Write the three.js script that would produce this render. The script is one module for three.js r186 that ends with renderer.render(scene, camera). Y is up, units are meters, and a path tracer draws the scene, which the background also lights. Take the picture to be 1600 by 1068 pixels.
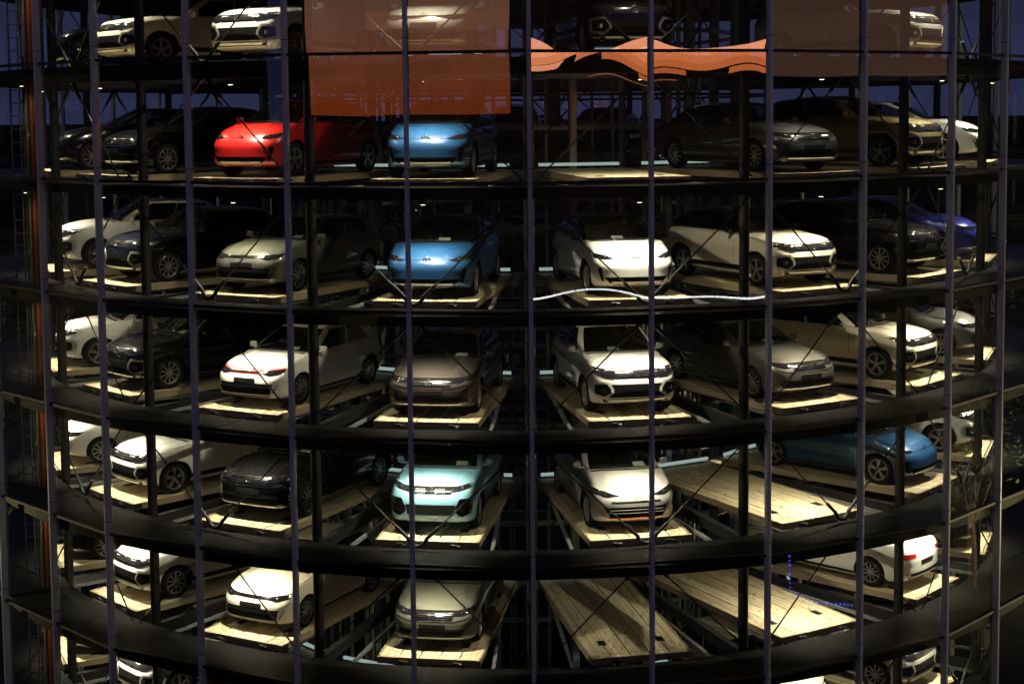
import * as THREE from 'three';
import { mergeGeometries, mergeVertices, toCreasedNormals } from 'three/addons/utils/BufferGeometryUtils.js';
import { RoundedBoxGeometry } from 'three/addons/geometries/RoundedBoxGeometry.js';
import { Brush, Evaluator, SUBTRACTION } from 'three-bvh-csg';
import { MeshBVH } from 'three-mesh-bvh';

// ---------------------------------------------------------------- camera, sky, exposure
const EYE = 24, DIST = 41.74357;                      // eye height above ground, distance to the tower's axis
const scene = new THREE.Scene();
const camera = new THREE.PerspectiveCamera(2 * Math.atan(708.05 / 2327.05) * 180 / Math.PI, 1600 / 1416.1, 0.5, 9000);
camera.setViewOffset(1600, 1416.1, 0, 348.1, 1600, 1068);  // lens shifted down, as the photograph's crop is
camera.position.set(0, EYE, DIST);
camera.rotation.order = 'YXZ';
camera.rotation.set(-0.07808, 0.00305, -0.00933);

const renderer = new THREE.WebGLRenderer({ antialias: true });
renderer.toneMapping = THREE.LinearToneMapping;
renderer.toneMappingExposure = 1;
renderer.shadowMap.enabled = true;

{ // dusk sky: deep blue, paler towards the horizon
  const W = 32, H = 64, d = new Float32Array(W * H * 4);
  for (let y = 0; y < H; y++) {
    const up = Math.max(0, (y + 0.5) / H * 2 - 1), t = Math.pow(up, 0.55);
    for (let x = 0; x < W; x++) {
      const o = (y * W + x) * 4;
      d[o] = 0.034 * (1 - t) + 0.020 * t; d[o + 1] = 0.038 * (1 - t) + 0.026 * t; d[o + 2] = 0.098 * (1 - t) + 0.072 * t; d[o + 3] = 1;
    }
  }
  const sky = new THREE.DataTexture(d, W, H, THREE.RGBAFormat, THREE.FloatType);
  sky.mapping = THREE.EquirectangularReflectionMapping; sky.magFilter = THREE.LinearFilter; sky.minFilter = THREE.LinearFilter; sky.needsUpdate = true;
  scene.background = sky; scene.environment = sky;
}
const LAMP_POWER = 54;                                 // candela of one bay spotlight
const LAMP_COLOR = new THREE.Color().setRGB(1, 0.90, 0.66);

// ---------------------------------------------------------------- helpers
let seed = 7;
const rnd = () => { seed = (seed + 0x6d2b79f5) | 0; let t = Math.imul(seed ^ (seed >>> 15), 1 | seed); t = (t + Math.imul(t ^ (t >>> 7), 61 | t)) ^ t; return ((t ^ (t >>> 14)) >>> 0) / 4294967296; };
const lerp = THREE.MathUtils.lerp, smooth = (a, b, x) => THREE.MathUtils.smoothstep(x, a, b), rad = Math.PI / 180;
const used = {};
const numbered = (n) => { const k = used[n] = (used[n] ?? -1) + 1; return k ? n + '_' + String(k).padStart(3, '0') : n; };
function tag(o, label, category, group, kind) {
  if (label) o.userData.label = label;
  if (category) o.userData.category = category;
  if (group) o.userData.group = group;
  if (kind) o.userData.kind = kind;
  return o;
}
function part(name, geo, mat, parent, pos, rot) {
  const m = new THREE.Mesh(geo, mat); m.name = name;
  m.castShadow = m.receiveShadow = true;
  if (pos) m.position.set(...pos);
  if (rot) m.rotation.set(...rot);
  if (parent) parent.add(m);
  return m;
}
function thing(name, label, category, group) {
  const g = new THREE.Group(); g.name = numbered(name); tag(g, label, category, group); scene.add(g); return g;
}
const clean = (g) => { const k = g.index ? g.toNonIndexed() : g; for (const n of Object.keys(k.attributes)) if (!['position', 'normal', 'uv'].includes(n)) k.deleteAttribute(n); if (!k.attributes.uv) k.setAttribute('uv', new THREE.BufferAttribute(new Float32Array(k.attributes.position.count * 2), 2)); return k; };
const merge = (list) => mergeGeometries(list.map(clean), false);
const box = (w, h, d, x = 0, y = 0, z = 0) => new THREE.BoxGeometry(w, h, d).translate(x, y, z);
const rbox = (w, h, d, r, x = 0, y = 0, z = 0) => new RoundedBoxGeometry(w, h, d, 2, r).translate(x, y, z);
function bar(p, q, r, seg = 8) {                      // round bar between two points
  const a = new THREE.Vector3(...p), b = new THREE.Vector3(...q), d = b.clone().sub(a);
  const g = new THREE.CylinderGeometry(r, r, d.length(), seg);
  g.applyQuaternion(new THREE.Quaternion().setFromUnitVectors(new THREE.Vector3(0, 1, 0), d.normalize()));
  return g.translate((a.x + b.x) / 2, (a.y + b.y) / 2, (a.z + b.z) / 2);
}
const polar = (t, r, y = 0) => [r * Math.sin(t), y, r * Math.cos(t)];
function annulus(r0, r1, y0, y1, seg = 144, t0 = 0, t1 = Math.PI * 2) {  // ring slab of rectangular section
  const P = [], I = [];
  const sec = [[r0, y0], [r1, y0], [r1, y0], [r1, y1], [r1, y1], [r0, y1], [r0, y1], [r0, y0]];
  for (let i = 0; i <= seg; i++) { const t = lerp(t0, t1, i / seg); for (const [r, y] of sec) P.push(r * Math.sin(t), y, r * Math.cos(t)); }
  for (let i = 0; i < seg; i++) for (let k = 0; k < 8; k += 2) { const a = i * 8 + k, b = a + 1, c = a + 8, d = a + 9; I.push(a, c, b, b, c, d); }
  const g = new THREE.BufferGeometry(); g.setAttribute('position', new THREE.Float32BufferAttribute(P, 3)); g.setIndex(I); g.computeVertexNormals(); return g;
}
// noise textures
function canvasTex(w, h, draw, srgb) {
  const c = document.createElement('canvas'); c.width = w; c.height = h; draw(c.getContext('2d'), w, h);
  const t = new THREE.CanvasTexture(c); t.wrapS = t.wrapT = THREE.RepeatWrapping; if (srgb) t.colorSpace = THREE.SRGBColorSpace; return t;
}
function noiseTex(size, base, amp, streakX, streakY, n) {
  return canvasTex(size, size, (g) => {
    g.fillStyle = `rgb(${base},${base},${base})`; g.fillRect(0, 0, size, size);
    for (let i = 0; i < n; i++) {
      const v = base + (rnd() * 2 - 1) * amp | 0, x = rnd() * size, y = rnd() * size, w = 1 + rnd() * streakX, h = 1 + rnd() * streakY;
      g.fillStyle = `rgba(${v},${v},${v},0.25)`;
      for (const dx of [0, -size]) for (const dy of [0, -size]) g.fillRect(x + dx, y + dy, w, h);
    }
  });
}
const gritty = noiseTex(256, 150, 90, 18, 18, 2600), brushed = noiseTex(256, 140, 70, 4, 90, 1800);

// ---------------------------------------------------------------- materials
const S = (o) => new THREE.MeshStandardMaterial(o), col = (r, g, b) => new THREE.Color().setRGB(r, g, b);
const M = {
  steel: S({ name: 'dark steel', color: col(0.035, 0.035, 0.038), metalness: 0.3, roughness: 0.55, roughnessMap: gritty }),
  column: S({ name: 'black column paint', color: col(0.012, 0.012, 0.014), roughness: 0.6 }),
  rod: S({ name: 'rod steel', color: col(0.05, 0.05, 0.05), metalness: 0.4, roughness: 0.5 }),
  deck: new THREE.MeshPhysicalMaterial({ name: 'deck plate', specularIntensity: 0.25, color: col(0.011, 0.011, 0.0105), roughness: 0.75, roughnessMap: gritty, bumpMap: gritty, bumpScale: 0.002 }),
  transom: S({ name: 'transom', color: col(0.012, 0.012, 0.014), roughness: 0.5 }),
  mullion: S({ name: 'mullion paint', color: col(0.66, 0.76, 0.74), roughness: 0.5, roughnessMap: brushed }),
  glass: new THREE.MeshPhysicalMaterial({ name: 'facade glass', color: col(0.93, 0.95, 0.94), transmission: 1, thickness: 0, roughness: 0, ior: 2.5 }),
  carGlass: new THREE.MeshPhysicalMaterial({ name: 'car glass', color: col(0.42, 0.46, 0.44), transmission: 1, thickness: 0, roughness: 0, ior: 1.5 }),
  tint: new THREE.MeshPhysicalMaterial({ name: 'tinted car glass', color: col(0.06, 0.065, 0.065), transmission: 1, thickness: 0, roughness: 0, ior: 1.5 }),
  paint: S({ name: 'body paint' }),
  black: new THREE.MeshPhysicalMaterial({ name: 'black plastic', color: col(0.006, 0.006, 0.006), roughness: 0.55, specularIntensity: 0.35 }),
  gloss: new THREE.MeshPhysicalMaterial({ name: 'gloss black', color: col(0.004, 0.004, 0.0045), roughness: 0.18, specularIntensity: 0.7 }),
  tyre: new THREE.MeshPhysicalMaterial({ name: 'tyre rubber', color: col(0.010, 0.010, 0.010), roughness: 0.85, specularIntensity: 0.4 }),
  alloy: S({ name: 'alloy', color: col(0.55, 0.54, 0.52), metalness: 0.9, roughness: 0.32 }),
  chrome: S({ name: 'chrome', color: col(0.75, 0.75, 0.75), metalness: 1, roughness: 0.16 }),
  silver: S({ name: 'silver trim', color: col(0.55, 0.54, 0.5), metalness: 0.6, roughness: 0.35 }),
  lens: new THREE.MeshPhysicalMaterial({ name: 'headlight lens', color: col(0.008, 0.008, 0.010), metalness: 0, roughness: 0.1, specularIntensity: 0.8 }),
  reflector: S({ name: 'reflector', color: col(0.9, 0.9, 0.9), metalness: 1, roughness: 0.1 }),
  tail: new THREE.MeshPhysicalMaterial({ name: 'red lens', color: col(0.35, 0.012, 0.012), roughness: 0.15, clearcoat: 1 }),
  red: S({ name: 'red trim', color: col(0.55, 0.02, 0.02), roughness: 0.3 }),
  copper: S({ name: 'copper trim', color: col(0.70, 0.22, 0.10), metalness: 0.5, roughness: 0.3 }),
  blueTrim: S({ name: 'blue trim', color: col(0.02, 0.10, 0.4), roughness: 0.3 }),
  cabin: S({ name: 'cabin', color: col(0.02, 0.02, 0.021), roughness: 0.85 }),
  paper: S({ name: 'paper', color: col(0.8, 0.8, 0.76), roughness: 0.9 }),
  under: S({ name: 'pallet frame', color: col(0.36, 0.29, 0.18), roughness: 0.6 }),
  galv: S({ name: 'galvanised', color: col(0.30, 0.31, 0.31), metalness: 0.5, roughness: 0.5, roughnessMap: gritty }),
  lampGlow: S({ name: 'spot lens', color: col(0.1, 0.1, 0.1), emissive: col(1, 0.86, 0.6), emissiveIntensity: 6 }),
  stripGlow: S({ name: 'pale glowing strip', color: col(0.2, 0.2, 0.2), emissive: col(0.75, 1, 0.93), emissiveIntensity: 0.45 }),
  riser: S({ name: 'orange riser', color: col(0.50, 0.12, 0.03), roughness: 0.6 }),
  riserRed: S({ name: 'red riser', color: col(0.30, 0.05, 0.02), roughness: 0.5 }),
  ground: new THREE.MeshPhysicalMaterial({ name: 'ground', color: col(0.016, 0.017, 0.014), specularIntensity: 0, roughness: 0.95, bumpMap: gritty, bumpScale: 0.01 }),
};
const wood = canvasTex(1024, 256, (g, w, h) => {
  g.fillStyle = 'rgb(205,194,163)'; g.fillRect(0, 0, w, h);
  for (let i = 0; i < 220; i++) {
    const y = rnd() * h, x = rnd() * w, l = 60 + rnd() * 500, v = rnd();
    g.fillStyle = v < 0.5 ? `rgba(112,92,62,${0.03 + rnd() * 0.07})` : `rgba(224,210,176,${0.03 + rnd() * 0.07})`;
    for (const dx of [0, -w]) g.fillRect(x + dx, y, l, 0.6 + rnd() * 2.4);
  }
  for (let i = 0; i < 5; i++) { g.fillStyle = `rgba(40,32,22,${0.10 + rnd() * 0.12})`; let y = rnd() * h; for (let x = 0; x < w; x += 6) { y += (rnd() - 0.5) * 1.6; g.fillRect(x, y, 7, 3 + rnd() * 9); } }   // tyre marks
  for (let i = 0; i < 44; i++) {                       // scuffs and oil stains
    const x = rnd() * w, y = rnd() * h, a = 0.08 + rnd() * 0.26;
    g.fillStyle = `rgba(50,36,20,${a})`; g.beginPath(); g.ellipse(x, y, 6 + rnd() * 44, 2 + rnd() * 9, rnd() * 0.5, 0, 7); g.fill();
  }
}, true);
const plankMat = [0, 1, 2].map((i) => { const t = wood.clone(); t.repeat.set(1, 1); t.offset.set(i * 0.37, i * 0.29); t.needsUpdate = true; return S({ name: 'pallet plank', map: t, color: [col(1, 1, 1), col(0.9, 0.88, 0.84), col(0.97, 0.95, 0.9)][i], roughness: 0.6 }); });

// ---------------------------------------------------------------- the tower
const R = 14.57453, T0 = 0.01717, A9 = 9 * rad, RO = R * Math.cos(A9);
const ringY = (k) => EYE + 1.10644 - 2.4 * (k - 1);    // transom of storey k (cars of row k stand on it)
const facet = (i) => ({ t: T0 + i * A9, r: i % 2 ? RO : R });
const TC = 0.01969, RC = 12.712, SLOT = 18.786 * rad, COLSP = 20.013 * rad;
const slotT = (s) => TC + s * SLOT + (s === 0.5 ? 0.45 : s === 1.5 ? 0.25 : 0) * rad;
const PAL_R = 12.824, PAL_Y = 0.034, PAL_L = 5.2, PAL_W = 2.10;
const colT = []; for (let j = -4; j <= 4; j++) colT.push(TC + j * COLSP);
for (let j = 1; j <= 9; j++) colT.push(TC + 4 * COLSP + j * (Math.PI * 2 - 8 * COLSP) / 10);
const TOP = 0, BOTTOM = 7;

const ground = part('ground', new THREE.CircleGeometry(6000, 64).rotateX(-Math.PI / 2), M.ground, scene);
tag(ground, null, null, null, 'structure');

const tower = thing('glass_tower', 'round glass tower of stacked car bays with dark steel floors and tall mullions', 'building');
{
  // glass panes, each slightly bowed as sealed units are
  const fw = 2 * R * Math.sin(A9) / 2, ph = 2.34, variants = [];
  for (let v = 0; v < 10; v++) {
    const amp = v < 5 ? 0.0006 + rnd() * 0.0012 : v < 8 ? 0.0034 + rnd() * 0.002 : 0.0019, wv = v < 5 ? 0.0002 : v < 8 ? 0.0018 : 0.0013, p1 = rnd() * 6, p2 = rnd() * 6, sg = rnd() < 0.5 ? -1 : 1;
    const g = new THREE.PlaneGeometry(fw - 0.03, ph, 26, 26), P = g.attributes.position;
    for (let i = 0; i < P.count; i++) {
      const u = P.getX(i) / fw * 2, w = P.getY(i) / ph * 2;
      P.setZ(i, sg * amp * (1 - u * u) * (1 - w * w) + wv * Math.sin(u * 3.3 + p1) * Math.cos(w * 2.6 + p2) + wv * 0.35 * Math.sin(u * 7.1 + p2));
    }
    g.computeVertexNormals(); variants.push(g);
  }
  for (let i = 0; i < 40; i++) {
    const a = facet(i), b = facet(i + 1), pa = polar(a.t, a.r), pb = polar(b.t, b.r), n = T0 + (Math.floor(i / 2) * 2 + 1) * A9;
    for (let k = TOP + 1; k <= BOTTOM; k++) {
      const wavy = (i === 0 || i === 1) && k <= 3;
      part('glass_pane', variants[wavy ? (k === 3 ? 8 + i : 5 + (i + k) % 3) : Math.floor(rnd() * 5)], M.glass, tower, [(pa[0] + pb[0]) / 2, ringY(k) + 1.2 + 0.03, (pa[2] + pb[2]) / 2], [0, n, 0]);
    }
  }
  // mullions run the whole height, transoms one ring per storey
  const mulH = ringY(TOP) + 1.5, mg = rbox(0.082, mulH, 0.15, 0.02);
  for (let i = 0; i < 40; i++) { const a = facet(i); part('mullion', mg, M.mullion, tower, [...polar(a.t, a.r + 0.03)].map((v, n) => n === 1 ? mulH / 2 : v), [0, a.t, 0]); }
  const jg = []; for (let k = TOP; k <= BOTTOM; k++) jg.push(box(0.084, 0.012, 0.152, 0, ringY(k) + 0.30 - mulH / 2, 0), new THREE.CylinderGeometry(0.012, 0.012, 0.02, 8).rotateX(Math.PI / 2).translate(0, ringY(k) + 0.03 - mulH / 2, 0.08));
  const jm = merge(jg); tower.children.filter((c) => c.name === 'mullion').forEach((m) => part('mullion_joint', jm, M.transom, m));
  const tseg = []; for (let i = 0; i < 40; i++) { const a = facet(i), b = facet(i + 1), pa = polar(a.t, a.r), pb = polar(b.t, b.r); tseg.push(box(fw - 0.07, 0.055, 0.10).rotateY(T0 + (Math.floor(i / 2) * 2 + 1) * A9).translate((pa[0] + pb[0]) / 2, 0.03, (pa[2] + pb[2]) / 2)); }
  const tg = merge(tseg);
  for (let k = TOP; k <= BOTTOM + 1; k++) part('transom', tg, M.transom, tower, [0, ringY(k), 0]);
  // floors: walkway ring, its steel edge, radial beams and the inner ring
  const walk = annulus(12.90, 14.30, -0.16, -0.10), edge = annulus(14.302, 14.36, -0.24, -0.06), low = annulus(12.95, 13.10, -0.34, -0.162), inner = annulus(7.28, 7.44, -0.30, 0.02);
  const radial = []; for (const t of colT) radial.push(box(0.14, 0.22, 5.4).translate(0, -0.27, 10.16).rotateY(t));
  const radg = merge(radial), seam = [];
  for (let i = 0; i < 40; i++) seam.push(box(0.02, 0.012, 1.36).translate(0, -0.096, 13.6).rotateY(T0 + i * A9));
  const seamg = merge(seam);
  for (let k = TOP; k <= BOTTOM; k++) {
    const d = part('floor_deck', walk, M.deck, tower, [0, ringY(k), 0]);
    part('edge_beam', edge, M.deck, d); part('ring_beam', low, M.steel, d); part('inner_ring', inner, M.galv, d); part('radial_beam', radg, M.steel, d); part('plate_joint', seamg, M.steel, d);
  }
  const roof = part('unseen_roof_slab', new THREE.CylinderGeometry(14.2, 14.2, 0.2, 72), M.steel, tower, [0, ringY(TOP) + 0.12, 0]);  // out of view, caps the top row so no skylight falls in
  // columns and the inner guide posts
  const ch = ringY(TOP), cg = new THREE.CylinderGeometry(0.105, 0.105, ch, 20), pg = merge([box(0.16, ch, 0.02, 0, 0, 0.07), box(0.16, ch, 0.02, 0, 0, -0.07), box(0.02, ch, 0.12)]);
  for (const t of colT) { part('column', cg, M.column, tower, [RC * Math.sin(t), ch / 2, RC * Math.cos(t)]); part('guide_post', pg, M.galv, tower, [7.05 * Math.sin(t + 0.17), ch / 2, 7.05 * Math.cos(t + 0.17)], [0, t + 0.17, 0]); }
  for (let i = 0; i < 4; i++) part('lift_mast', box(0.35, ch, 0.35), M.steel, tower, [1.5 * Math.cos(i * 1.571 + 0.8), ch / 2, 1.5 * Math.sin(i * 1.571 + 0.8)]);
  // tension rods: V in the odd rows, inverted V in the even ones, meeting in a bent bracket
  const rod = (chord, flip) => {
    const hw = chord / 2 - 0.1, top = 2.12, s = 0.17, y0 = 0.10, list = [], cl = [];
    for (const d of [-1, 1]) {
      const p = [d * s, y0 + 0.1, 0], q = [d * hw, top, 0]; list.push(bar(p, q, 0.017));
      const m = 0.07; cl.push(bar(p, [lerp(p[0], q[0], 0.13), lerp(p[1], q[1], 0.13), 0], 0.038));
    }
    const curve = new THREE.CatmullRomCurve3([new THREE.Vector3(-s - 0.03, y0 + 0.13, 0), new THREE.Vector3(-s + 0.05, y0 + 0.01, 0), new THREE.Vector3(0, y0 - 0.04, 0), new THREE.Vector3(s - 0.05, y0 + 0.01, 0), new THREE.Vector3(s + 0.03, y0 + 0.13, 0)]);
    cl.push(new THREE.TubeGeometry(curve, 14, 0.04, 8));
    const g = [merge(list), merge(cl)];
    if (flip) g.forEach((x) => x.rotateZ(Math.PI).translate(0, 2.2, 0));
    return g;
  };
  const chord = 2 * 13.1 * Math.sin(COLSP / 2), rods = [rod(chord, false), rod(chord, true)];
  for (let j = 0; j < 18; j++) {
    const a = colT[j], b = j < 8 ? colT[j + 1] : j === 8 ? colT[9] : j < 17 ? colT[j + 1] : colT[0] + Math.PI * 2, m = (a + b) / 2;
    for (let k = 1; k <= BOTTOM; k++) {
      const g = rods[k % 2 ? 0 : 1], r = 13.26 * Math.cos((b - a) / 2);
      const p = part('brace_rod', g[0], M.rod, tower, [r * Math.sin(m), ringY(k) - 0.06, r * Math.cos(m)], [0, m, 0]); part('bracket', g[1], M.column, p);
    }
  }
  // core: guide rails for the lift, rail rings between floors, cross bracing
  const railG = merge([box(0.06, ch, 0.10, -0.35), box(0.06, ch, 0.10, 0.35)]), ringG = annulus(6.10, 6.18, 0, 0.10, 96), ringH = annulus(6.95, 7.03, 0, 0.07, 96);
  for (let i = 0; i < 18; i++) { const t = TC + (i + 0.5) * 20 * rad; part('lift_rail', railG, M.galv, tower, [5.6 * Math.sin(t), ch / 2, 5.6 * Math.cos(t)], [0, t, 0]); }
  const xb = []; for (let i = 0; i < 18; i += 2) { const a = i * 20 * rad, b = a + 20 * rad; xb.push(bar(polar(a, 6.3, 0.1), polar(b, 6.3, 2.3), 0.025, 6), bar(polar(b, 6.3, 0.1), polar(a, 6.3, 2.3), 0.025, 6)); }
  const xg = merge(xb), slide = []; for (const t of colT) for (const d of [-0.062, 0.062]) slide.push(box(0.07, 0.06, 5.3).translate(0, -0.15, 10.2).rotateY(t + d));
  const slideG = merge(slide);
  for (let k = 1; k <= BOTTOM; k++) { part('rail_ring', ringG, M.galv, tower, [0, ringY(k) + 0.9, 0]); part('rail_ring', ringH, M.steel, tower, [0, ringY(k) + 1.7, 0]); part('cross_brace', xg, M.steel, tower, [0, ringY(k), 0]); part('slide_rail', slideG, M.galv, tower, [0, ringY(k), 0]); }
  // pale strips along the inner ring of each floor, given a glow
  const tube = box(1.9, 0.07, 0.05), lg = new THREE.PointLight();
  for (let k = 1; k <= BOTTOM; k++) for (let s = -4.5; s <= 4.5; s++) {
    const t = slotT(s), y = ringY(k) + 0.13;
    part('pale_strip', tube, M.stripGlow, tower, [7.62 * Math.sin(t), y, 7.62 * Math.cos(t)], [0, t, 0]);
  }
  // orange riser with a service ladder on the walkway at the left
  const lad = []; for (const x of [-0.17, 0.17]) lad.push(box(0.03, 2.2, 0.03, x, 1.1, 0)); for (let i = 0; i < 7; i++) lad.push(box(0.34, 0.022, 0.022, 0, 0.25 + i * 0.3, 0));
  const ladg = merge(lad);
  for (let k = 1; k <= BOTTOM; k++) {
    const t = -56 * rad, p = polar(t, 13.4, ringY(k) - 0.1);
    [[-0.13, 0.028, M.under], [-0.07, 0.02, M.steel], [0.0, 0.045, M.riser], [0.075, 0.03, M.riserRed], [0.14, 0.016, M.under], [-0.3, 0.02, M.galv]].forEach(([x, r, m]) => part('riser_pipe', bar([x, 0, 0], [x, 2.22, 0], r, 10), m, tower, p, [0, -0.25, 0]));
    part('pipe_clamp', merge([0.4, 1.1, 1.8].map((y) => box(0.5, 0.03, 0.03, -0.08, y, -0.05))), M.steel, tower, p, [0, -0.25, 0]);
    const lp = polar(t + 0.035, 13.75, ringY(k - 1) - 0.34), can = part('unseen_riser_lamp', new THREE.CylinderGeometry(0.04, 0.045, 0.08, 12), M.column, tower, lp); part('lamp_lens', new THREE.CylinderGeometry(0.034, 0.034, 0.01, 12), M.lampGlow, can, [0, -0.042, 0]);  // unseen lamp on each storey, placed to light the riser pipes
    const rl = new THREE.SpotLight(LAMP_COLOR, 0.8, 0, 60 * rad, 1, 2); rl.name = 'unseen_riser_light'; rl.position.set(lp[0], lp[1] - 0.06, lp[2]); rl.castShadow = true; rl.shadow.radius = 2; rl.target.position.set(p[0], p[1] + 0.4, p[2]); scene.add(rl, rl.target);
    const q = polar(t - 0.03, 13.62, ringY(k) - 0.1);
    part('service_ladder', ladg, M.galv, tower, q, [0, -0.3, 0]);
  }
}
// bay spotlights: a small can under the floor above, the light just below its lens
function spot(k, s, power) {
  const t = slotT(s), y = ringY(k - 1) - 0.40, r = 12.74, p = polar(t, r, y), can = part('spot_lamp', new THREE.CylinderGeometry(0.05, 0.06, 0.12, 14), M.column, tower, p);
  part('lamp_lens', new THREE.CylinderGeometry(0.045, 0.045, 0.01, 14), M.lampGlow, can, [0, -0.062, 0]);
  const l = new THREE.SpotLight(LAMP_COLOR, LAMP_POWER * power, 0, 57 * rad, 0.92, 2);
  l.name = 'bay_spotlight'; l.position.set(p[0], y - 0.085, p[2]); l.castShadow = true; l.shadow.radius = 2;
  const q = polar(t, 12.05, ringY(k)); l.target.position.set(...q); scene.add(l, l.target);
}

//CARS
// ---------------------------------------------------------------- cars
// A cube grid pulled to rounded edges and mapped into a body; faces go into named buckets.
function gridBox(na, nb, nc, n, map, bucket) {
  const out = {}, F = [[0, 1], [0, -1], [1, 1], [1, -1], [2, 1], [2, -1]], N = [na, nb, nc];
  for (const [ax, sg] of F) {
    const u = (ax + 1) % 3, v = (ax + 2) % 3, nu = N[u], nv = N[v];
    const at = (i, j) => { const q = [0, 0, 0]; q[ax] = sg; q[u] = -1 + 2 * i / nu; q[v] = -1 + 2 * j / nv; const k = Math.pow(Math.pow(Math.abs(q[0]), n) + Math.pow(Math.abs(q[1]), n) + Math.pow(Math.abs(q[2]), n), 1 / n); return map(q[0] / k, q[1] / k, q[2] / k); };
    for (let i = 0; i < nu; i++) for (let j = 0; j < nv; j++) {
      const m = [0, 0, 0]; m[ax] = sg; m[u] = -1 + 2 * (i + 0.5) / nu; m[v] = -1 + 2 * (j + 0.5) / nv;
      const key = bucket ? bucket(m, ax, sg) : 'all'; if (!key) continue;
      const L = out[key] ??= [], A = at(i, j), B = at(i + 1, j), C = at(i + 1, j + 1), D = at(i, j + 1);
      if (sg > 0) L.push(...A, ...B, ...C, ...A, ...C, ...D); else L.push(...A, ...C, ...B, ...A, ...D, ...C);
    }
  }
  for (const k in out) {
    let g = new THREE.BufferGeometry(); g.setAttribute('position', new THREE.Float32BufferAttribute(out[k], 3)); g = mergeVertices(g, 1e-5); g.computeVertexNormals(); out[k] = g;
  }
  return out;
}
const TYPES = {
  hatch: { L: 4.26, hw: 0.90, H: 1.50, hC: 1.05, hN: 0.88, hB: 1.06, gc: 0.17, zC: 0.98, zT: 0.05, zU: -1.55, zD: -2.02, fo: 0.84, wb: 2.64, wr: 0.325, lean: 0.17, plan: 0.19, pow: 1.9 },
  ev: { L: 4.26, hw: 0.905, H: 1.58, hC: 1.10, hN: 0.91, hB: 1.12, gc: 0.17, zC: 1.22, zT: 0.18, zU: -1.55, zD: -2.02, fo: 0.80, wb: 2.77, wr: 0.345, lean: 0.22, plan: 0.22, pow: 1.6 },
  suv: { L: 4.34, hw: 0.915, H: 1.60, hC: 1.12, hN: 1.00, hB: 1.14, gc: 0.20, zC: 0.92, zT: 0.10, zU: -1.60, zD: -2.05, fo: 0.84, wb: 2.62, wr: 0.35, lean: 0.10, plan: 0.17, pow: 2.4 },
  big: { L: 4.70, hw: 0.965, H: 1.70, hC: 1.16, hN: 1.02, hB: 1.18, gc: 0.21, zC: 0.98, zT: 0.16, zU: -1.8, zD: -2.22, fo: 0.90, wb: 2.85, wr: 0.375, lean: 0.12, plan: 0.16, pow: 2.4 },
  sedan: { L: 4.70, hw: 0.915, H: 1.48, hC: 1.03, hN: 0.86, hB: 1.04, gc: 0.16, zC: 1.02, zT: 0.12, zU: -1.20, zD: -1.95, fo: 0.92, wb: 2.80, wr: 0.33, lean: 0.16, plan: 0.20, pow: 2.0 },
};
const evaluator = new Evaluator(); evaluator.useGroups = true; evaluator.attributes = ['position', 'normal'];
const shells = {};
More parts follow.
